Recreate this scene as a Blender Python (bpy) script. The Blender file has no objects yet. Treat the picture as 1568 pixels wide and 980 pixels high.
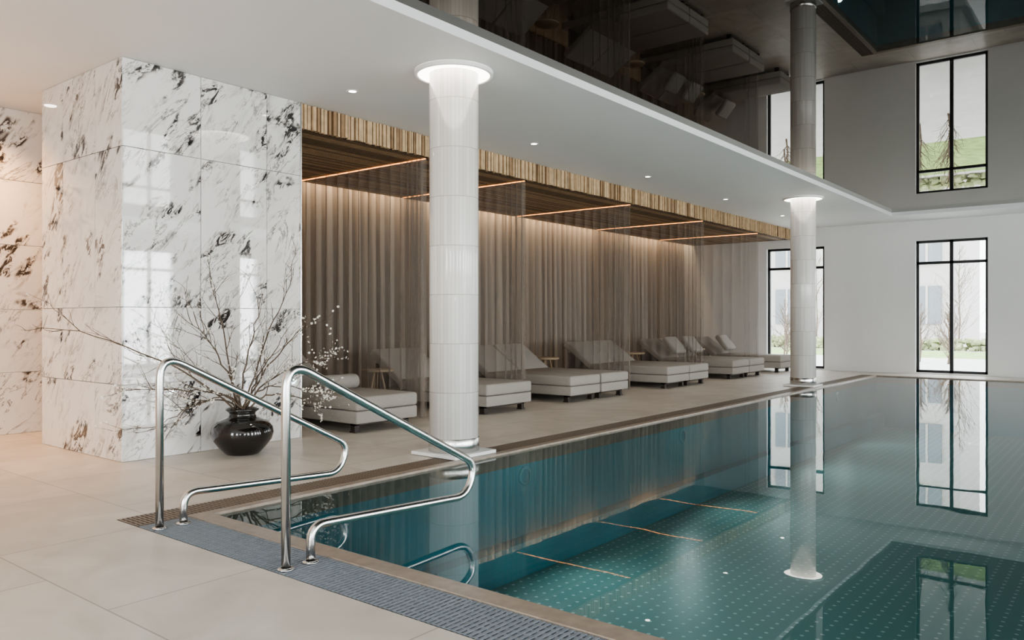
import bpy, math, random
from mathutils import Vector, Matrix
random.seed(7)
scene = bpy.context.scene
col = scene.collection

# ------------------------------------------------------------------ helpers
class MB:
    def __init__(s):
        s.v=[]; s.f=[]; s.m=[]; s.sm=[]; s.t=[]
    def face(s, idx, mi=0, smooth=False, tile=0.0):
        s.f.append(tuple(idx)); s.m.append(mi); s.sm.append(smooth); s.t.append(tile)
    def box(s, x0,x1,y0,y1,z0,z1, mi=0, tile=0.0, M=None):
        b=len(s.v)
        pts=[(x0,y0,z0),(x1,y0,z0),(x1,y1,z0),(x0,y1,z0),(x0,y0,z1),(x1,y0,z1),(x1,y1,z1),(x0,y1,z1)]
        if M is not None: pts=[tuple(M@Vector(p)) for p in pts]
        s.v+=pts
        for q in ((0,3,2,1),(4,5,6,7),(0,1,5,4),(1,2,6,5),(2,3,7,6),(3,0,4,7)):
            s.face([b+i for i in q], mi, False, tile)
    def lathe(s, prof, cx=0, cy=0, n=48, mi=0, smooth=True, cap=True):
        b=len(s.v)
        for r,z in prof:
            for i in range(n):
                a=2*math.pi*i/n
                s.v.append((cx+r*math.cos(a), cy+r*math.sin(a), z))
        for k in range(len(prof)-1):
            for i in range(n):
                j=(i+1)%n
                s.face((b+k*n+i,b+k*n+j,b+(k+1)*n+j,b+(k+1)*n+i), mi, smooth)
        if cap:
            s.face([b+i for i in range(n)][::-1], mi)
            s.face([b+(len(prof)-1)*n+i for i in range(n)], mi)
    def tube(s, pts, rad, n=8, mi=0):
        pts=[Vector(p) for p in pts]
        if not isinstance(rad,(list,tuple)): rad=[rad]*len(pts)
        b=len(s.v); up=None
        for k,p in enumerate(pts):
            if k==0: d=pts[1]-p
            elif k==len(pts)-1: d=p-pts[k-1]
            else: d=pts[k+1]-pts[k-1]
            if d.length<1e-9: d=Vector((0,0,1))
            d.normalize()
            if up is None:
                up=Vector((1,0,0)) if abs(d.x)<.9 else Vector((0,1,0))
            up=(up-d*up.dot(d))
            if up.length<1e-6: up=d.orthogonal()
            up.normalize()
            w=d.cross(up)
            for i in range(n):
                a=2*math.pi*i/n
                s.v.append(tuple(p+rad[k]*(math.cos(a)*up+math.sin(a)*w)))
        for k in range(len(pts)-1):
            for i in range(n):
                j=(i+1)%n
                s.face((b+k*n+i,b+k*n+j,b+(k+1)*n+j,b+(k+1)*n+i), mi, True)
        s.face([b+i for i in range(n)][::-1], mi)
        s.face([b+(len(pts)-1)*n+i for i in range(n)], mi)
    def obj(s, name, mats, parent=None, bevel=0, seg=3, loc=None):
        me=bpy.data.meshes.new(name)
        me.from_pydata(s.v,[],s.f)
        for m in mats: me.materials.append(m)
        me.polygons.foreach_set('material_index', s.m)
        me.polygons.foreach_set('use_smooth', s.sm)
        at=me.attributes.new('tile','FLOAT','FACE')
        at.data.foreach_set('value', s.t)
        me.update()
        o=bpy.data.objects.new(name, me); col.objects.link(o)
        if parent: o.parent=parent
        if loc: o.location=loc
        if bevel:
            b=o.modifiers.new('bevel','BEVEL'); b.width=bevel; b.segments=seg; b.limit_method='ANGLE'
            if seg>1:
                for p in me.polygons: p.use_smooth=True
        return o

def empty(name, loc=(0,0,0)):
    e=bpy.data.objects.new(name,None); e.location=loc; e.empty_display_size=.2
    col.objects.link(e); return e

def nmat(name):
    m=bpy.data.materials.new(name); m.use_nodes=True
    nt=m.node_tree; b=nt.nodes.get('Principled BSDF'); return m,nt,b
def N(nt,t,**kw):
    n=nt.nodes.new(t)
    for k,v in kw.items(): setattr(n,k,v)
    return n
def mat(name,c,rough=.5,metal=0,var=.06,scale=8,bump=0,bscale=60,spec=.5,coat=0):
    m,nt,b=nmat(name)
    b.inputs['Roughness'].default_value=rough; b.inputs['Metallic'].default_value=metal
    b.inputs['Specular IOR Level'].default_value=spec
    b.inputs['Coat Weight'].default_value=coat
    tc=N(nt,'ShaderNodeTexCoord'); no=N(nt,'ShaderNodeTexNoise'); no.inputs['Scale'].default_value=scale
    no.inputs['Detail'].default_value=4
    nt.links.new(tc.outputs['Object'],no.inputs['Vector'])
    r=N(nt,'ShaderNodeValToRGB')
    r.color_ramp.elements[0].position=.3; r.color_ramp.elements[1].position=.7
    r.color_ramp.elements[0].color=(*[x*(1-var) for x in c],1); r.color_ramp.elements[1].color=(*[min(1,x*(1+var)) for x in c],1)
    nt.links.new(no.outputs['Fac'],r.inputs['Fac']); nt.links.new(r.outputs['Color'],b.inputs['Base Color'])
    if bump:
        n2=N(nt,'ShaderNodeTexNoise'); n2.inputs['Scale'].default_value=bscale
        nt.links.new(tc.outputs['Object'],n2.inputs['Vector'])
        bp=N(nt,'ShaderNodeBump'); bp.inputs['Strength'].default_value=bump; bp.inputs['Distance'].default_value=.01
        nt.links.new(n2.outputs['Fac'],bp.inputs['Height']); nt.links.new(bp.outputs['Normal'],b.inputs['Normal'])
    return m
def emis(name,c,s):
    m,nt,b=nmat(name); nt.nodes.remove(b)
    e=N(nt,'ShaderNodeEmission'); e.inputs['Color'].default_value=(*c,1); e.inputs['Strength'].default_value=s
    nt.links.new(e.outputs[0],nt.nodes['Material Output'].inputs[0]); return m
def M_(nt,op,a,b=None):
    n=N(nt,'ShaderNodeMath',operation=op)
    for i,x in enumerate((a,b)):
        if x is None: continue
        if isinstance(x,(int,float)): n.inputs[i].default_value=x
        else: nt.links.new(x,n.inputs[i])
    return n.outputs[0]

# ------------------------------------------------------------------ materials
white=mat('white_plaster',(.78,.77,.755),.75,var=.015,scale=2)
ceilw=mat('ceiling_plaster',(.79,.787,.78),.6,var=.01,scale=2)
steel=mat('brushed_steel',(.66,.65,.635),.24,1,var=.05,scale=20)
rimsteel=mat('pool_rim_stone',(.33,.27,.22),.33,0,var=.15,scale=15)
darkmetal=mat('black_aluminium',(.02,.02,.022),.4,.3)
lfabric=mat('light_upholstery',(.34,.315,.285),.9,var=.12,scale=120,bump=.3,bscale=300,spec=.2)
pfabric=mat('pillow_fabric',(.44,.415,.38),.9,var=.05,scale=90,bump=.2,bscale=200,spec=.2)
legm=mat('dark_wood_leg',(.035,.025,.02),.5)
blk=mat('black_glaze',(.012,.01,.009),.09,var=.3,scale=6,coat=.6)
bark=mat('bark',(.11,.08,.055),.8,var=.3,scale=40)
petal=mat('white_blossom',(.85,.82,.74),.6,var=.05)
grateb=mat('grate_blue_grey',(.215,.24,.27),.5,var=.08,scale=30)
grateg=mat('grate_brown',(.19,.15,.12),.5,var=.1,scale=30)
darkch=mat('drain_channel',(.03,.03,.035),.6)
woodL=mat('oak_light',(.55,.39,.235),.5,var=.2,scale=12)
woodM=mat('oak_mid',(.31,.195,.105),.5,var=.2,scale=12)
woodD=mat('oak_dark',(.13,.075,.04),.55,var=.2,scale=12)
woodback=mat('dark_backing',(.03,.02,.014),.8)
tabm=mat('side_table_wood',(.36,.27,.18),.5)
grass=mat('grass',(.27,.38,.14),.9,var=.3,scale=3)
paving=mat('pale_paving',(.56,.56,.54),.8,var=.06,scale=2)
facade=mat('facade',(.46,.45,.43),.8,var=.03)
fglass=mat('facade_glass',(.18,.20,.22),.2)
palebark=mat('garden_bark',(.17,.13,.10),.8,var=.2,scale=20)
shrubm=mat('garden_shrub_leaf',(.30,.33,.19),.9,var=.3,scale=5)
led=emis('led_amber',(1,.38,.10),5.5)
ledback=emis('led_warm',(1,.58,.28),5)
downl=emis('downlight_lens',(1,.92,.82),16)
halo=emis('halo_lens',(1,.93,.84),8)

def floor_mat():
    m,nt,b=nmat('beige_stone_tile'); tc=N(nt,'ShaderNodeTexCoord')
    mp=N(nt,'ShaderNodeMapping'); mp.inputs['Location'].default_value=(.35,.28,0)
    nt.links.new(tc.outputs['Object'],mp.inputs['Vector'])
    br=N(nt,'ShaderNodeTexBrick'); br.offset=.5
    br.inputs['Scale'].default_value=1; br.inputs['Brick Width'].default_value=1.2; br.inputs['Row Height'].default_value=.9
    br.inputs['Mortar Size'].default_value=.004; br.inputs['Mortar Smooth'].default_value=.2; br.inputs['Bias'].default_value=0
    br.inputs['Color1'].default_value=(.60,.55,.49,1); br.inputs['Color2'].default_value=(.66,.61,.545,1)
    br.inputs['Mortar'].default_value=(.35,.315,.28,1)
    nt.links.new(mp.outputs[0],br.inputs['Vector'])
    no=N(nt,'ShaderNodeTexNoise'); no.inputs['Scale'].default_value=1.8; no.inputs['Detail'].default_value=9; no.inputs['Distortion'].default_value=1.4
    nt.links.new(tc.outputs['Object'],no.inputs['Vector'])
    rr=N(nt,'ShaderNodeValToRGB'); rr.color_ramp.elements[0].position=.3; rr.color_ramp.elements[1].position=.75
    rr.color_ramp.elements[0].color=(.82,.81,.79,1); rr.color_ramp.elements[1].color=(1.06,1.06,1.06,1)
    nt.links.new(no.outputs['Fac'],rr.inputs['Fac'])
    mx=N(nt,'ShaderNodeMix',data_type='RGBA',blend_type='MULTIPLY'); mx.inputs[0].default_value=1
    nt.links.new(br.outputs['Color'],mx.inputs[6]); nt.links.new(rr.outputs['Color'],mx.inputs[7])
    nt.links.new(mx.outputs[2],b.inputs['Base Color']); b.inputs['Roughness'].default_value=.38
    return m
floorm=floor_mat()

def marble_mat(name,base):
    m,nt,b=nmat(name)
    tc=N(nt,'ShaderNodeTexCoord'); sp=N(nt,'ShaderNodeSeparateXYZ'); nt.links.new(tc.outputs['Object'],sp.inputs[0])
    at=N(nt,'ShaderNodeAttribute'); at.attribute_name='tile'
    s=M_(nt,'ADD',sp.outputs[0],sp.outputs[1]); z=sp.outputs[2]
    a=math.radians(50)
    u=M_(nt,'ADD',M_(nt,'MULTIPLY',s,math.cos(a)),M_(nt,'MULTIPLY',z,math.sin(a)))
    v=M_(nt,'SUBTRACT',M_(nt,'MULTIPLY',z,math.cos(a)),M_(nt,'MULTIPLY',s,math.sin(a)))
    def coord(su,sv,off):
        c=N(nt,'ShaderNodeCombineXYZ')
        nt.links.new(M_(nt,'MULTIPLY',u,su),c.inputs[0]); nt.links.new(M_(nt,'MULTIPLY',v,sv),c.inputs[1])
        nt.links.new(M_(nt,'ADD',M_(nt,'MULTIPLY',at.outputs['Fac'],7.3),off),c.inputs[2]); return c.outputs[0]
    def noise(vec,sc,det,rough,dist):
        n=N(nt,'ShaderNodeTexNoise'); n.inputs['Scale'].default_value=sc; n.inputs['Detail'].default_value=det
        n.inputs['Roughness'].default_value=rough; n.inputs['Distortion'].default_value=dist
        nt.links.new(vec,n.inputs['Vector']); return n.outputs['Fac']
    def ss(x,lo,hi):
        mr=N(nt,'ShaderNodeMapRange',interpolation_type='SMOOTHSTEP'); mr.inputs[1].default_value=lo; mr.inputs[2].default_value=hi
        nt.links.new(x,mr.inputs[0]); return mr.outputs[0]
    mask=ss(noise(coord(1,1.8,0),2.1,3,.55,.4),.55,.65)
    blot=ss(noise(coord(1,2.1,5),6.5,10,.72,1.0),.46,.55)
    dark=M_(nt,'MULTIPLY',mask,blot)
    ridge=M_(nt,'ABSOLUTE',M_(nt,'SUBTRACT',noise(coord(.7,2.4,11),2.0,9,.66,1.0),.5))
    vein=M_(nt,'SUBTRACT',1,ss(ridge,0,.022))
    vm=ss(noise(coord(.8,1.2,20),1.8,3,.5,0),.43,.60)
    vein=M_(nt,'MULTIPLY',M_(nt,'MULTIPLY',vein,vm),.58)
    cloud=M_(nt,'MULTIPLY',ss(noise(coord(1,2.6,31),2.6,9,.68,.8),.51,.74),.34)
    tot=M_(nt,'MINIMUM',M_(nt,'ADD',M_(nt,'ADD',dark,vein),cloud),1)
    r=N(nt,'ShaderNodeValToRGB'); e=r.color_ramp.elements
    e[0].position=0; e[0].color=(*base,1); e[1].position=1; e[1].color=(.020,.018,.020,1)
    x=e.new(.35); x.color=(base[0]*.60,base[1]*.58,base[2]*.56,1)
    x=e.new(.68); x.color=(.12,.108,.104,1)
    nt.links.new(tot,r.inputs['Fac']); nt.links.new(r.outputs['Color'],b.inputs['Base Color'])
    b.inputs['Roughness'].default_value=.03; b.inputs['IOR'].default_value=1.75
    return m
marble=marble_mat('white_marble',(.77,.75,.73))

def column_mat():
    m,nt,b=nmat('glazed_column_tile'); tc=N(nt,'ShaderNodeTexCoord'); sp=N(nt,'ShaderNodeSeparateXYZ'); nt.links.new(tc.outputs['Object'],sp.inputs[0])
    ang=M_(nt,'ARCTAN2',sp.outputs[1],sp.outputs[0]); an=M_(nt,'MULTIPLY',ang,40/(2*math.pi))
    fr=M_(nt,'FRACT',M_(nt,'ADD',an,100)); line=M_(nt,'LESS_THAN',fr,.10)
    zz=M_(nt,'FRACT',M_(nt,'ADD',M_(nt,'DIVIDE',sp.outputs[2],.43),.70)); zl=M_(nt,'LESS_THAN',zz,.016)
    cell=N(nt,'ShaderNodeCombineXYZ'); nt.links.new(M_(nt,'FLOOR',an),cell.inputs[0]); nt.links.new(M_(nt,'FLOOR',M_(nt,'ADD',M_(nt,'DIVIDE',sp.outputs[2],.43),.70)),cell.inputs[1])
    wn=N(nt,'ShaderNodeTexWhiteNoise'); nt.links.new(cell.outputs[0],wn.inputs['Vector'])
    r=N(nt,'ShaderNodeValToRGB'); r.color_ramp.elements[0].color=(.72,.68,.64,1); r.color_ramp.elements[1].color=(.85,.815,.775,1)
    nt.links.new(wn.outputs['Value'],r.inputs['Fac'])
    mx=N(nt,'ShaderNodeMix',data_type='RGBA'); mx.inputs[7].default_value=(.52,.47,.43,1)
    nt.links.new(M_(nt,'MAXIMUM',M_(nt,'MULTIPLY',line,.65),M_(nt,'MULTIPLY',zl,.9)),mx.inputs[0]); nt.links.new(r.outputs['Color'],mx.inputs[6])
    nt.links.new(mx.outputs[2],b.inputs['Base Color']); b.inputs['Roughness'].default_value=.12
    bp=N(nt,'ShaderNodeBump'); bp.inputs['Strength'].default_value=.4; bp.inputs['Distance'].default_value=.002
    nt.links.new(M_(nt,'SUBTRACT',1,M_(nt,'MAXIMUM',line,zl)),bp.inputs['Height']); nt.links.new(bp.outputs['Normal'],b.inputs['Normal'])
    return m
colm=column_mat()

def curtain_mat(name,c,transp,c2):
    m,nt,b=nmat(name); nt.nodes.remove(b); out=nt.nodes['Material Output']
    tc=N(nt,'ShaderNodeTexCoord'); mp=N(nt,'ShaderNodeMapping'); mp.inputs['Scale'].default_value=(2,2,.3); nt.links.new(tc.outputs['Object'],mp.inputs[0])
    no=N(nt,'ShaderNodeTexNoise'); no.inputs['Scale'].default_value=1.5; nt.links.new(mp.outputs[0],no.inputs['Vector'])
    r=N(nt,'ShaderNodeValToRGB'); r.color_ramp.elements[0].position=.35; r.color_ramp.elements[1].position=.65
    r.color_ramp.elements[0].color=(*c2,1); r.color_ramp.elements[1].color=(*c,1); nt.links.new(no.outputs['Fac'],r.inputs['Fac'])
    d=N(nt,'ShaderNodeBsdfDiffuse'); t=N(nt,'ShaderNodeBsdfTranslucent'); tr=N(nt,'ShaderNodeBsdfTransparent')
    nt.links.new(r.outputs['Color'],d.inputs['Color']); nt.links.new(r.outputs['Color'],t.inputs['Color'])
    a=N(nt,'ShaderNodeMixShader'); a.inputs[0].default_value=.12; nt.links.new(d.outputs[0],a.inputs[1]); nt.links.new(t.outputs[0],a.inputs[2])
    x=N(nt,'ShaderNodeMixShader'); x.inputs[0].default_value=transp; nt.links.new(a.outputs[0],x.inputs[1]); nt.links.new(tr.outputs[0],x.inputs[2])
    nt.links.new(x.outputs[0],out.inputs[0]); return m
curtb=curtain_mat('taupe_curtain',(.42,.375,.33),0.0,(.36,.32,.28))
curts=curtain_mat('sheer_curtain',(.30,.255,.215),0.56,(.25,.21,.18))

def water_mat():
    m,nt,b=nmat('pool_water'); nt.nodes.remove(b); out=nt.nodes['Material Output']
    tc=N(nt,'ShaderNodeTexCoord'); no=N(nt,'ShaderNodeTexNoise'); no.inputs['Scale'].default_value=1.3; no.inputs['Detail'].default_value=2
    nt.links.new(tc.outputs['Object'],no.inputs['Vector'])
    bp=N(nt,'ShaderNodeBump'); bp.inputs['Strength'].default_value=.02; bp.inputs['Distance'].default_value=.05; nt.links.new(no.outputs['Fac'],bp.inputs['Height'])
    fr=N(nt,'ShaderNodeFresnel'); fr.inputs['IOR'].default_value=1.42; nt.links.new(bp.outputs[0],fr.inputs['Normal'])
    tr=N(nt,'ShaderNodeBsdfTransparent'); tr.inputs[0].default_value=(.74,.94,.95,1)
    g=N(nt,'ShaderNodeBsdfGlossy'); g.inputs['Roughness'].default_value=.0; nt.links.new(bp.outputs[0],g.inputs['Normal'])
    x=N(nt,'ShaderNodeMixShader'); nt.links.new(fr.outputs[0],x.inputs[0]); nt.links.new(tr.outputs[0],x.inputs[1]); nt.links.new(g.outputs[0],x.inputs[2])
    nt.links.new(x.outputs[0],out.inputs[0]); return m
water=water_mat()
def gloss_ceiling():
    m,nt,b=nmat('black_stretch_ceiling'); nt.nodes.remove(b); out=nt.nodes['Material Output']
    fr=N(nt,'ShaderNodeFresnel'); fr.inputs['IOR'].default_value=1.6
    d=N(nt,'ShaderNodeBsdfDiffuse'); d.inputs[0].default_value=(.008,.007,.006,1)
    g=N(nt,'ShaderNodeBsdfGlossy'); g.inputs['Roughness'].default_value=.0; g.inputs['Color'].default_value=(.95,.92,.88,1)
    x=N(nt,'ShaderNodeMixShader'); nt.links.new(fr.outputs[0],x.inputs[0]); nt.links.new(d.outputs[0],x.inputs[1]); nt.links.new(g.outputs[0],x.inputs[2])
    nt.links.new(x.outputs[0],out.inputs[0]); return m
mirror=gloss_ceiling()
def poolfloor():
    m,nt,b=nmat('pool_steel_floor'); tc=N(nt,'ShaderNodeTexCoord'); sp=N(nt,'ShaderNodeSeparateXYZ'); nt.links.new(tc.outputs['Object'],sp.inputs[0])
    def cell(o): return M_(nt,'SUBTRACT',M_(nt,'FRACT',M_(nt,'MULTIPLY',M_(nt,'ADD',o,50),9)),.5)
    cx=cell(sp.outputs[0]); cy=cell(sp.outputs[1])
    r2=M_(nt,'ADD',M_(nt,'MULTIPLY',cx,cx),M_(nt,'MULTIPLY',cy,cy)); dot=M_(nt,'LESS_THAN',r2,.018)
    no=N(nt,'ShaderNodeTexNoise'); no.inputs['Scale'].default_value=.7; nt.links.new(tc.outputs['Object'],no.inputs['Vector'])
    r=N(nt,'ShaderNodeValToRGB'); r.color_ramp.elements[0].color=(.22,.40,.38,1); r.color_ramp.elements[1].color=(.27,.47,.45,1); nt.links.new(no.outputs['Fac'],r.inputs['Fac'])
    mx=N(nt,'ShaderNodeMix',data_type='RGBA'); mx.inputs[7].default_value=(.74,.87,.84,1); nt.links.new(dot,mx.inputs[0]); nt.links.new(r.outputs['Color'],mx.inputs[6])
    nt.links.new(mx.outputs[2],b.inputs['Base Color']); b.inputs['Roughness'].default_value=.4; return m
pfloor=poolfloor()
pwall=mat('pool_steel_wall',(.09,.41,.50),.4,var=.12,scale=1.2)
pstep=mat('pool_step_steel',(.17,.53,.61),.4,var=.08,scale=3)
pedge=mat('pool_step_edge',(.66,.86,.90),.3)
def glass_mat():
    m,nt,b=nmat('window_glass'); nt.nodes.remove(b); out=nt.nodes['Material Output']
    tr=N(nt,'ShaderNodeBsdfTransparent'); tr.inputs[0].default_value=(.96,.98,.98,1); g=N(nt,'ShaderNodeBsdfGlossy'); g.inputs['Roughness'].default_value=0
    x=N(nt,'ShaderNodeMixShader'); x.inputs[0].default_value=.05; nt.links.new(tr.outputs[0],x.inputs[1]); nt.links.new(g.outputs[0],x.inputs[2]); nt.links.new(x.outputs[0],out.inputs[0]); return m
wglass=glass_mat()

# ------------------------------------------------------------------ dimensions
CH=3.42; XL=-9.8; XR=6.0; YN=-4.0; YF=19.5
PX0,PX1,PY0,PY1=-4.50,3.5,2.68,18.3

f=MB()
f.box(XL,XR,YN,2.24,-.12,0); f.box(XL,-4.83,2.24,YF,-.12,0)
f.box(PX1+.33,XR,2.24,YF,-.12,0); f.box(-4.83,PX1+.33,PY1+.12,YF,-.12,0)
f.obj('floor',[floorm])
c=MB()
c.box(-4.83,3.83,2.24,2.56,-.12,-.06); c.box(-4.83,-4.58,2.56,PY1+.12,-.12,-.06)
c.box(PX1+.08,3.83,2.56,PY1+.12,-.12,-.06)
c.obj('trim_drain_channel',[darkch])
c=MB()
c.box(-4.58,PX1+.08,2.56,PY0,-.14,.004); c.box(-4.58,PX0,PY0,PY1,-.14,.004)
c.box(PX1,PX1+.08,PY0,PY1,-.14,.004); c.box(-4.58,PX1+.08,PY1,PY1+.12,-.14,.004)
c.obj('trim_pool_rim',[rimsteel])
g=MB(); x=-4.56
while x<3.8:
    g.box(x,x+.014,2.25,2.55,-.03,0); x+=.028
for y in (2.25,2.30,2.35,2.40,2.45,2.50,2.54): g.box(-4.56,3.8,y,y+.011,-.032,-.002)
g.obj('overflow_grate',[grateb])
g=MB(); y=2.25
while y<PY1+.1:
    g.box(-4.825,-4.585,y,y+.014,-.03,0); y+=.028
for xx in (-4.825,-4.77,-4.71,-4.65,-4.60): g.box(xx,xx+.012,2.25,PY1+.1,-.032,-.002)
g.obj('overflow_grate',[grateg])

# pool shell
p=MB()
PZ=-1.1
p.box(PX0-.08,PX1+.08,PY0-.08,PY1+.08,PZ-.1,PZ,0)
p.box(PX0-.08,PX0,PY0-.08,PY1+.08,PZ,-.14,1); p.box(PX1,PX1+.08,PY0-.08,PY1+.08,PZ,-.14,1)
p.box(PX0,PX1,PY0-.08,PY0,PZ,-.14,1); p.box(PX0,PX1,PY1,PY1+.08,PZ,-.14,1)
p.box(PX0,PX0+.16,4.5,PY1,PZ,-.80,1); p.box(PX0+.145,PX0+.165,4.5,PY1,-.815,-.795,1)
p.obj('swimming_pool_basin',[pfloor,pwall,pedge])
w=MB(); w.v=[(PX0,PY0,-.014),(PX1,PY0,-.014),(PX1,PY1,-.014),(PX0,PY1,-.014)]; w.face((0,1,2,3))
w.obj('pool_water_surface',[water])
s=MB()
zs=[-.20,-.38,-.56,-.74,-.92]
for i,z in enumerate(zs):
    y0=PY0+.001+i*.35; s.box(-4.46,-3.18,y0,y0+.35,PZ,z,0); s.box(-4.46,-3.18,y0+.31,y0+.355,z-.02,z+.004,1); s.box(-3.21,-3.175,y0,y0+.35,z-.02,z+.004,1)
s.obj('pool_entry_steps',[pstep,pedge])
def pool_fitting_fill(x,y,z,sgn,axis='x'):
    e=empty('underwater_fitting_and_fill',(x,y,z))
    l=MB(); l.lathe([(.065,0.0),(.09,0),(.09,.010),(.065,.012)],n=24,cap=False)
    l.lathe([(0,.006),(.065,.006)],n=24,mi=1,cap=False)
    o=l.obj('fitting',[pstep,pwall],e)
    o.rotation_euler=(0,sgn*math.pi/2,0) if axis=='x' else (-math.pi/2*sgn,0,0)
    ld=bpy.data.lights.new('pool_fill_spot','SPOT'); ld.energy=66; ld.color=(.95,.99,1); ld.shadow_soft_size=.06; ld.spot_size=math.radians(165); ld.spot_blend=1  # added spot brightens the basin; the fitting itself does not glow
    q=bpy.data.objects.new('lamp',ld); col.objects.link(q); q.parent=e
    if axis=='x': q.location=(.03*sgn,0,0); q.rotation_euler=(0,-sgn*math.pi/2,0)
    else: q.location=(0,.03*sgn,0); q.rotation_euler=(sgn*math.pi/2,0,0)
for yy in (5.84,9.07,12.3,15.5):
    pool_fitting_fill(PX0,yy,-.25,1); pool_fitting_fill(PX1,yy,-.35,-1)  # left wall has such fittings; unseen right-wall ones added to brighten the pool
for xx in (-2.0,.8): pool_fitting_fill(xx,PY0,-.35,1,'y')  # unseen near-wall pair, added as fill for the dark pool floor

# ceiling
VX0,VX1,VY0,VY1=-4.2,3.4,1.2,18.3
c=MB()
c.box(XL,VX0,YN,YF,CH,CH+.35); c.box(VX1,XR,YN,YF,CH,CH+.35)
c.box(VX0,VX1,YN,VY0,CH,CH+.35); c.box(VX0,VX1,VY1,YF,CH,CH+.35)
c.obj('ceiling',[ceilw])
c=MB(); c.box(VX0,VX1,VY0,VY1,CH+.075,CH+.15); c.obj('ceiling_gloss_panel',[mirror])

wn=0
def window(cx,cy,axis,w=1.4,z0=.03,z1=2.97):
    global wn; wn+=1
    e=empty('window_%d'%wn,(cx,cy,0))
    m=MB(); h=w/2; t=.035; fr=.055
    B=lambda a0,a1,b0,b1: m.box(a0,a1,-t,t,b0,b1) if axis=='x' else m.box(-t,t,a0,a1,b0,b1)
    B(-h,-h+fr,z0,z1); B(h-fr,h,z0,z1); B(-h,h,z1-fr,z1); B(-h,h,z0,z0+fr)
    B(-.035,.035,z0,z1); B(-h,h,2.44,2.50)
    m.obj('frame',[darkmetal],e)
    g=MB()
    if axis=='x': g.box(-h+.01,h-.01,-.003,.003,z0,z1)
    else: g.box(-.003,.003,-h+.01,h-.01,z0,z1)
    g.obj('glass_pane',[wglass],e)
def wall(name,axis,pos,a0,a1,centers,out,w=1.4,th=.3,z0=.03,z1=2.97):
    m=MB(); cur=a0
    lo,hi=(pos,pos+th) if out>0 else (pos-th,pos)
    B=(lambda p,q,r,s: m.box(p,q,lo,hi,r,s)) if axis=='x' else (lambda p,q,r,s: m.box(lo,hi,p,q,r,s))
    for c in sorted(centers):
        B(cur,c-w/2,-.12,CH+.35); B(c-w/2,c+w/2,-.12,z0); B(c-w/2,c+w/2,z1,CH+.35); cur=c+w/2
    B(cur,a1,-.12,CH+.35)
    m.obj(name,[white])
    for c in centers:
        if axis=='x': window(c,pos+out*.12,'x',w)
        else: window(pos+out*.12,c,'y',w)
FW=[-6.67,-3.28,.11,3.5]; RW=[-1.5,1.5,4.6,7.4,9.9,12.4,15.2]; NW=[-3.2,.1,3.4]
wall('wall_far','x',YF,XL-.3,XR+.3,FW,1)
wall('wall_right','y',XR,YN,YF,RW,1)
wall('wall_near','x',YN,XL-.3,XR+.3,NW,-1)
m=MB(); m.box(XL-.3,XL,YN,YF,-.12,CH+.35); m.obj('wall_left',[white])
m=MB(); m.box(-9.8,-9.33,4.75,4.98,0,CH); m.box(-9.33,-8.35,4.75,4.98,0,CH); m.obj('wall_corridor_end',[white])
m=MB()
m.box(-5.9,-4.03,YF-.012,YF,0.0,.03); m.box(-2.5,-.65,YF-.012,YF,0.0,.03); m.obj('baseboard_far',[white])

def cladding(axis,plane,out,a_j,z_j,m,seed):
    rr=random.Random(seed); g=.0025; t=.02
    for i in range(len(a_j)-1):
        for k in range(len(z_j)-1):
            a0,a1,b0,b1=a_j[i]+g,a_j[i+1]-g,z_j[k]+g,z_j[k+1]-g
            tl=rr.random()*5
            lo,hi=(plane-t,plane) if out>0 else (plane,plane+t)
            if axis=='y': m.box(lo,hi,a0,a1,b0,b1,0,tl)
            else: m.box(a0,a1,lo,hi,b0,b1,0,tl)
zj=[0,.65,1.31,2.67,CH]
m=MB()
m.box(-8.33,-6.745,3.195,4.97,0,CH,1)
cladding('y',-6.72,1,[3.172,3.885,4.58,4.975],zj,m,3)
cladding('x',3.17,-1,[-8.35,-7.88,-7.22,-6.722],zj,m,9)
cladding('y',-8.352,-1,[3.172,3.885,4.58,4.975],zj,m,4)
m.box(-6.735,-6.715,4.975,4.99,0,CH,2)
m.obj('wall_marble_block',[marble,white,steel],bevel=.0012,seg=1)
m=MB(); m.box(-9.8,-9.325,-4,4.75,0,CH,1)
cladding('y',-9.3,1,[-4,-3.2,-2.5,-1.8,-1.1,-.4,.3,1.0,1.7,2.4,3.1,3.8,4.5,4.75],[0,.65,1.31,1.99,2.67,CH],m,14)
m.obj('wall_corridor_marble',[marble,white],bevel=.0012,seg=1)

# alcove canopy
AY0,AY1=4.98,YF-.02; AZ=3.17
m=MB()
m.box(-9.36,-6.80,AY0,AY1,AZ+.03,CH-.002,3)
x=-9.36; rr=random.Random(2)
while x<-6.83:
    m.box(x,x+.032,AY0,AY1,AZ,AZ+.035,rr.choice((1,1,2,1,2))); x+=.052
m.box(-6.80,-6.775,AY0,AY1,AZ,CH-.002,3)
y=AY0
while y<AY1:
    wd=rr.choice((.022,.03,.04)); m.box(-6.776,-6.765+rr.choice((.02,.03,.04)),y,min(y+wd,AY1),AZ-rr.choice((0,.004,.008)),CH-.004,rr.choice((0,0,0,0,1)))
    y+=wd+rr.choice((.010,.016,.024))
m.obj('slatted_wood_canopy',[woodL,woodM,woodD,woodback])

# LED strips
DIV=[6.85,8.83,11.78,14.62,17.48]
for d in DIV:
    e=empty('divider_led_strip',(0,d,AZ)); m=MB()
    m.box(-9.3,-6.84,.035,.053,-.010,-.001,0); m.obj('strip',[led],e)
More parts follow.
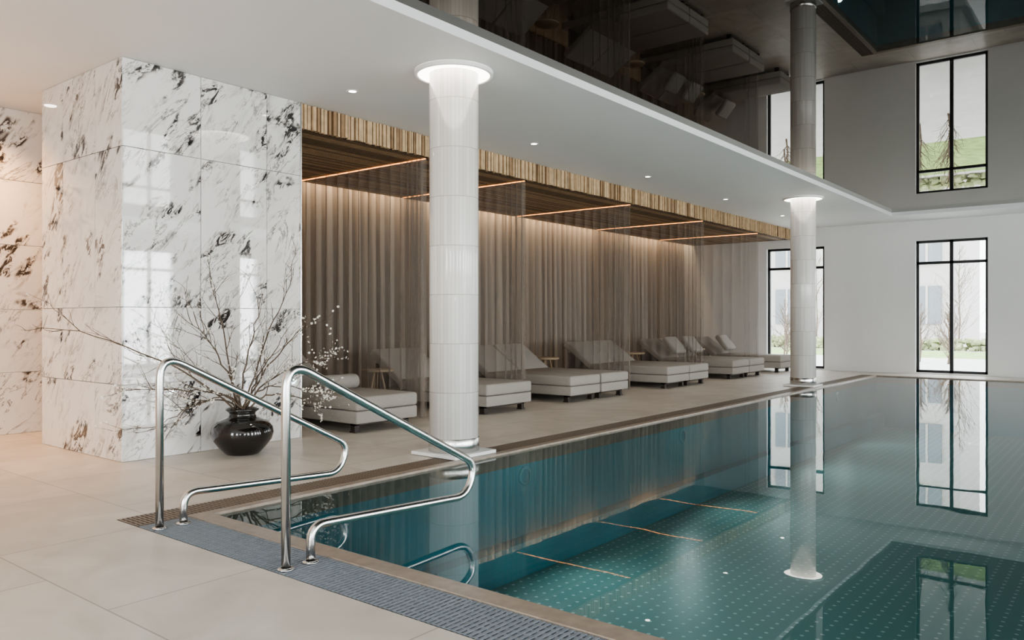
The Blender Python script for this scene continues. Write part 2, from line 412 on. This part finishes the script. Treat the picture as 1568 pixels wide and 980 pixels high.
# cove strip hidden in the recess between canopy edge and curtain
e=empty('cove_led_strip',(0,0,AZ)); m=MB(); m.box(-9.40,-9.37,AY0+.05,AY1-.05,.17,.19,0); m.obj('strip',[ledback],e)
ld=bpy.data.lights.new('strip','AREA'); ld.shape='RECTANGLE'; ld.size=.03; ld.size_y=AY1-AY0-.1; ld.energy=140; ld.color=(1,.71,.44)
o=bpy.data.objects.new('strip_lamp',ld); col.objects.link(o); o.parent=e; o.location=(-9.41,(AY0+AY1)/2,.16); o.rotation_euler=(0,math.radians(30),0)

def curtain(name,p0,p1,z0,z1,amp,wl,mt,seed,gather=0):
    rr=random.Random(seed); p0=Vector(p0); p1=Vector(p1); d=(p1-p0); L=d.length; d.normalize(); nrm=Vector((-d.y,d.x))
    ph=0; s=0; st=wl/14; cols=[]
    ph1,ph2,ph3=[rr.random()*6.28 for _ in range(3)]
    while s<=L:
        loc=wl*(1+.14*math.sin(s*2.3+ph1)+.10*math.sin(s*5.1+ph2))
        if gather and s>L-gather: loc*=.5
        ph+=2*math.pi*st/loc
        a=amp*(1+.2*math.sin(s*3.7+ph3))
        sn=math.sin(ph); pr=(1-2*((1-sn)/2)**2.2)
        cols.append((s,a*pr,ph)); s+=st
    m=MB(); rows=6
    for (s,o,ph) in cols:
        for k in range(rows):
            t=k/(rows-1); z=z1+(z0-z1)*t
            q=p0+d*(s+.012*t*math.sin(ph*.5))+nrm*(o*(.75+.35*t)+.008*t*math.sin(ph*.37))
            m.v.append((q.x,q.y,z))
    for i in range(len(cols)-1):
        for k in range(rows-1):
            a=i*rows+k; m.face((a,a+1,a+rows+1,a+rows),0,True)
    return m.obj(name,[mt])
curtain('back_curtain',(-9.64,19.4),(-9.64,5.0),.02,AZ+.16,.075,.20,curtb,5)
for i,d in enumerate(DIV):
    curtain('sheer_divider_curtain',(-9.38,d),(-6.80,d),.02,AZ-.015,.045,.20,curts,20+i,gather=.35)

# loungers
def lounger(yc,w,xf=-6.45,L=2.25,roll=False,pil=False):
    e=empty('pool_lounger',(xf,yc,0)); h=w/2-.005
    b=MB(); b.box(-L,0,-h,h,.10,.235); b.obj('base',[lfabric],e,bevel=.018)
    b=MB(); b.box(-1.62,.006,-h-.004,h+.004,.237,.385); b.obj('mattress',[lfabric],e,bevel=.035,seg=4)
    b=MB(); M=Matrix.Translation((-1.61,0,.285))@Matrix.Rotation(math.radians(35),4,'Y')
    b.box(-.74,0,-h,h,-.01,.11,M=M); b.obj('backrest',[lfabric],e,bevel=.035,seg=4)
    b=MB(); b.box(-L+.12,-L+.16,-h+.05,h-.05,.20,.58); b.obj('backrest_support',[legm],e)
    if pil:
        M=Matrix.Translation((-1.40,0,.43))@Matrix.Rotation(math.radians(50),4,'Y')
        b=MB(); b.box(-.46,-.02,-.26,.26,.0,.12,M=M); b.obj('pillow',[pfabric],e,bevel=.05,seg=4)
    b=MB()
    for lx in (-L+.12,-.16):
        for ly in (-h+.05,h-.11): b.box(lx,lx+.07,ly,ly+.06,.012,.10)
        b.box(lx,lx+.07,-h+.05,h-.05,.075,.10); b.box(lx-.01,lx+.08,-h+.045,-h+.115,0,.014); b.box(lx-.01,lx+.08,h-.115,h-.045,0,.014)
    b.obj('legs',[legm],e)
    if roll:
        b=MB(); pr=[(0,-.25),(.06,-.25),(.085,-.235),(.09,-.2),(.09,.2),(.085,.235),(.06,.25),(0,.25)]
        b.lathe(pr,n=24,cap=False); o=b.obj('bolster',[lfabric],e,loc=(-.95,.10,.47)); o.rotation_euler=(math.pi/2,0,0)
lounger(5.93,.90,roll=True)
for yc,w,pl in ((8.06,.94,0),(9.86,.80,0),(10.70,.80,0),(12.86,.84,0),(13.70,.80,0),(15.66,.84,1),(16.52,.82,1),(18.35,.85,1)): lounger(yc,w,pil=bool(pl))
def side_table(x,y):
    m=MB(); m.lathe([(0,.50),(.21,.50),(.22,.51),(.22,.525),(.21,.535),(0,.535)],n=32,cap=False)
    for k in range(3):
        a=k*2.094+.4; m.tube([(.05*math.cos(a),.05*math.sin(a),.505),(.17*math.cos(a),.17*math.sin(a),0)],.014,8)
    m.obj('side_table',[tabm],loc=(x,y,0))
for x,y in ((-8.15,7.30),(-8.3,11.42),(-8.2,14.34),(-8.2,17.2)): side_table(x,y)

def column(x,y):
    e=empty('tiled_column',(x,y,0)); m=MB()
    m.box(-.27,.27,-.27,.27,.005,.035); m.obj('plinth',[white],e,bevel=.004,seg=1)
    m=MB(); m.lathe([(.218,.035),(.228,.04),(.228,.155),(.223,.16),(.218,.16)],n=64); m.obj('steel_collar',[steel],e)
    m=MB(); m.lathe([(.220,.16),(.220,CH-.001)],n=80); m.obj('tiled_shaft',[colm],e)
    m=MB(); m.lathe([(.221,CH-.028),(.325,CH-.028)],n=64,cap=False); m.obj('halo_diffuser',[halo],e)
    m=MB(); m.lathe([(.322,CH-.026),(.325,CH-.036),(.345,CH-.036),(.350,CH-.030),(.350,CH-.001)],n=64,cap=False); m.obj('halo_rim',[white],e)
column(-4.83,5.23); column(-4.83,14.56)

def rail(x):
    poly=[(2.30,0,0),(2.30,1.01,.16),(3.68,.315,.13),(3.60,.13,.13),(2.445,.185,.10),(2.445,0,0)]
    pts=[]
    for i,(a,b,r) in enumerate(poly):
        P=Vector((a,b))
        if r==0: pts.append(P); continue
        A=Vector(poly[i-1][:2]); C=Vector(poly[i+1][:2])
        d1=(A-P); d2=(C-P); l=min(r,d1.length*.49,d2.length*.49); d1.normalize(); d2.normalize()
        for k in range(11):
            t=k/10; q=(1-t)**2*(P+d1*l)+2*t*(1-t)*P+t*t*(P+d2*l); pts.append(q)
    m=MB(); m.tube([(0,q.x,q.y) for q in pts],.0225,20)
    for yy in (2.30,2.445): m.lathe([(.0,.0),(.04,.0),(.04,.008),(.025,.012)],cx=0,cy=yy,n=24,cap=False)
    m.obj('pool_handrail',[steel],loc=(x,0,0))
rail(-4.42); rail(-3.22)

# vase with branches
VX,VY=-6.33,4.06
e=empty('vase_with_blossom_branches',(VX,VY,0))
m=MB()
m.lathe([(0,.0),(.14,.0),(.155,.012),(.20,.06),(.255,.13),(.272,.19),(.262,.245),(.22,.29),(.165,.315),(.125,.33),(.112,.355),(.12,.375),(.145,.395),(.14,.41),(.125,.405),(.10,.37),(.10,.33),(0,.25)],n=64,cap=False)
m.obj('vase',[blk],e)
br=MB(); fl=MB(); rb=random.Random(11)
def clampp(p):
    if p.y+VY>3.12 and p.x+VX<-6.69: p.x=-6.69-VX
    if p.z<.05: p.z=.05
    return p
def blossom(p,s):
    ax=Vector((rb.uniform(-1,1),rb.uniform(-1,1),rb.uniform(-.2,1))).normalized(); u=ax.orthogonal().normalized(); w=ax.cross(u)
    for k in range(5):
        a=k*1.2566+rb.random()*.3; dd=(math.cos(a)*u+math.sin(a)*w); sd=ax.cross(dd)
        b=len(fl.v); fl.v+=[tuple(p),tuple(p+dd*s*.6+sd*s*.4+ax*s*.2),tuple(p+dd*s+ax*s*.35),tuple(p+dd*s*.6-sd*s*.4+ax*s*.2)]
        fl.face((b,b+1,b+2,b+3))
def twig(p,d,L,r,lev,bl):
    n=5; pts=[p.copy()]; dd=d.normalized(); q=p.copy()
    for i in range(n):
        dd=(dd+Vector((rb.uniform(-1,1),rb.uniform(-1,1),rb.uniform(-.8,1)))*.22).normalized()
        q=clampp(q+dd*L/n); pts.append(q.copy())
        if lev>0 and rb.random()<.62: twig(q,dd+Vector((rb.uniform(-1,1),rb.uniform(-1,1),rb.uniform(-.6,1)))*.8,L*rb.uniform(.35,.65),r*.6,lev-1,bl)
        if rb.random()<bl: blossom(q+Vector((rb.uniform(-1,1),rb.uniform(-1,1),rb.uniform(-1,1)))*.01,rb.uniform(.009,.016))
    br.tube(pts,[r*(1-.6*i/n) for i in range(n+1)],5)
mains=[((-6.55,2.50,1.15),.45,.10,.25),((-6.50,3.85,1.58),.3,.12,.1),((-6.36,4.62,1.60),.25,.14,.1),((-6.30,4.25,1.42),.2,.12,.1),
       ((-6.12,4.95,.85),.35,.75,.3),((-6.14,4.80,.40),.25,.8,.35),((-6.48,3.14,.62),.2,.6,.3),((-6.42,3.30,.30),.3,.6,.3),((-6.4,3.6,1.2),.3,.15,.1),((-6.25,4.70,1.15),.25,.35,.1),((-6.05,4.55,.55),.3,.7,.2),((-6.45,3.5,.85),.2,.35,.1),
       ((-6.2,3.45,.45),.25,.5,.2),((-6.3,4.45,1.0),.2,.3,.1)]
for (tx,ty,tz),arch,bl,_ in mains:
    P0=Vector((rb.uniform(-.05,.05),rb.uniform(-.05,.05),.30)); P3=Vector((tx-VX,ty-VY,tz)); P1=P0+Vector(((P3.x)*.15,(P3.y)*.15,.35)); P2=P0.lerp(P3,.6)+Vector((0,0,arch*.55))
    pts=[];n=16
    for i in range(n+1):
        t=i/n; q=(1-t)**3*P0+3*t*(1-t)**2*P1+3*t*t*(1-t)*P2+t**3*P3
        if i>2: q+=Vector((rb.uniform(-1,1),rb.uniform(-1,1),rb.uniform(-1,1)))*.012
        pts.append(clampp(q) if i>3 else q)
    br.tube(pts,[.0095*(1-.72*i/n) for i in range(n+1)],6)
    for i in range(5,n+1):
        d=(pts[i]-pts[i-1])
        if rb.random()<.75: twig(pts[i],d.normalized()+Vector((rb.uniform(-1,1),rb.uniform(-1,1),rb.uniform(-.5,1)))*.8,rb.uniform(.15,.38),.0036,1,bl)
br.obj('branches',[bark],e); fl.obj('blossoms',[petal],e)

for k in range(5):
    y=5.05+2.93*k
    e=empty('ceiling_downlight',(-6.0,y,CH)); m=MB(); m.lathe([(.038,-.004),(.055,-.006),(.058,-.001)],n=32,cap=False); m.obj('bezel',[white],e)
    m=MB(); m.lathe([(0,-.003),(.038,-.003)],n=32,cap=False); m.obj('lens',[downl],e)
    ld=bpy.data.lights.new('spot','SPOT'); ld.energy=50; ld.color=(1,.86,.70); ld.spot_size=math.radians(85); ld.spot_blend=.8; ld.shadow_soft_size=.04
    o=bpy.data.objects.new('lamp',ld); col.objects.link(o); o.parent=e; o.location=(0,0,-.02)

for y in (-.5,1.2,2.9):
    e=empty('corridor_downlight',(-8.85,y,CH))
    ld=bpy.data.lights.new('corridor_spot','SPOT'); ld.energy=290; ld.color=(1,.53,.23); ld.spot_size=math.radians(120); ld.spot_blend=.9; ld.shadow_soft_size=.06
    o=bpy.data.objects.new('lamp',ld); col.objects.link(o); o.parent=e; o.location=(0,0,-.03)
    m=MB(); m.lathe([(0,-.002),(.04,-.002),(.055,-.006),(.058,-.001)],n=32,cap=False); m.obj('lens',[downl],e)

# exterior
m=MB(); m.box(-60,60,YF+.3,29,-.2,-.05,0); m.box(-60,60,29,35.5,-.2,-.05,1); m.box(-60,60,35.5,90,-.2,-.05,0)
m.box(-60,60,-60,YN-.3,-.2,-.05,0); m.box(XR+.3,60,YN-.3,YF+.3,-.2,-.05,0); m.obj('garden_ground',[paving,grass])
m=MB(); m.box(-34,-7.0,44,50,-.1,9.5); m.box(-34.3,-6.7,43.7,50,9.5,9.8)
for i in range(8):
    for k in range(3):
        x0=-33.6+i*3.5; m.box(x0,x0+1.3,43.9,44.02,1+k*3.0,2.9+k*3.0,1); m.box(x0+.6,x0+.7,43.86,43.9,1+k*3.0,2.9+k*3.0,0)
m.obj('neighbouring_building',[facade,fglass])
def tree(x,y,H):
    b=MB(); pts=[Vector((0,0,0)),Vector((.05,0,H*.3)),Vector((0,.05,H*.6)),Vector((.05,0,H))]
    b.tube(pts,[.03,.024,.016,.006],6)
    for k in range(16):
        t=.12+.83*k/16; q=Vector((0,0,H*t)); a=rb.random()*6.28
        d=Vector((math.cos(a),math.sin(a),1.2)); L=H*.42*(1.1-t)
        for j in range(2):
            n=5; P=[q.copy()]; qq=q.copy(); dd=d.normalized()
            for i in range(n):
                dd=(dd+Vector((rb.uniform(-1,1),rb.uniform(-1,1),rb.uniform(-.5,1)))*.25).normalized(); qq=qq+dd*L/n; P.append(qq.copy())
                e2=qq+(dd+Vector((rb.uniform(-1,1),rb.uniform(-1,1),rb.uniform(-.5,1)))*.9)*L*.3; b.tube([qq,qq.lerp(e2,.5)+Vector((0,0,.02)),e2],[.005,.004,.002],4)
            b.tube(P,[.011,.009,.007,.006,.004,.002],4)
    b.obj('bare_garden_tree',[palebark],loc=(x,y,-.06))
for x,y,H in ((-9.6,27,2.0),(-9.0,25.5,1.5),(-5.2,26,1.8),(-4.3,25.2,1.5),(-4.75,28,1.9),(-12,38,4.5),(-6.1,38,4.5)): tree(x,y,H)
m=MB(); hr=random.Random(4)
for i in range(900):
    x=-16+hr.random()*20; y=36+hr.random()*.8; z=hr.random()*.45-.05; s_=.08+.06*hr.random(); a=hr.random()*3.14
    M=Matrix.Translation((x,y,z))@Matrix.Rotation(a,4,'Z')@Matrix.Rotation(a*2,4,'X')
    m.box(-s_,s_,-s_,s_,-s_*.6,s_*.6,M=M)
m.obj('garden_hedge',[shrubm],bevel=.03,seg=2)

def daylight(loc,rot,en):
    ld=bpy.data.lights.new('daylight','AREA'); ld.shape='RECTANGLE'; ld.size=1.5; ld.size_y=2.9; ld.energy=en; ld.color=(.985,.99,1)
    o=bpy.data.objects.new('daylight_lamp',ld); col.objects.link(o); o.location=loc; o.rotation_euler=rot
for y in RW: daylight((XR+.5,y,1.55),(math.pi/2,0,math.pi/2),250)
for x in NW: daylight((x,YN-.5,1.55),(-math.pi/2,math.pi,math.pi),235)

W=bpy.data.worlds.new('World'); scene.world=W; W.use_nodes=True; nt=W.node_tree
bg=nt.nodes['Background']; bg.inputs['Color'].default_value=(.97,.98,1,1); bg.inputs['Strength'].default_value=8.0

cd=bpy.data.cameras.new('cam'); cd.sensor_width=36; cd.lens=27.85; cd.clip_end=300
co=bpy.data.objects.new('camera',cd); col.objects.link(co); co.location=(0,0,1.2); co.rotation_euler=(math.pi/2,0,math.radians(38.53))
scene.camera=co
scene.view_settings.view_transform='AgX'
scene.view_settings.look='AgX - Medium High Contrast'
scene.view_settings.exposure=-0.22
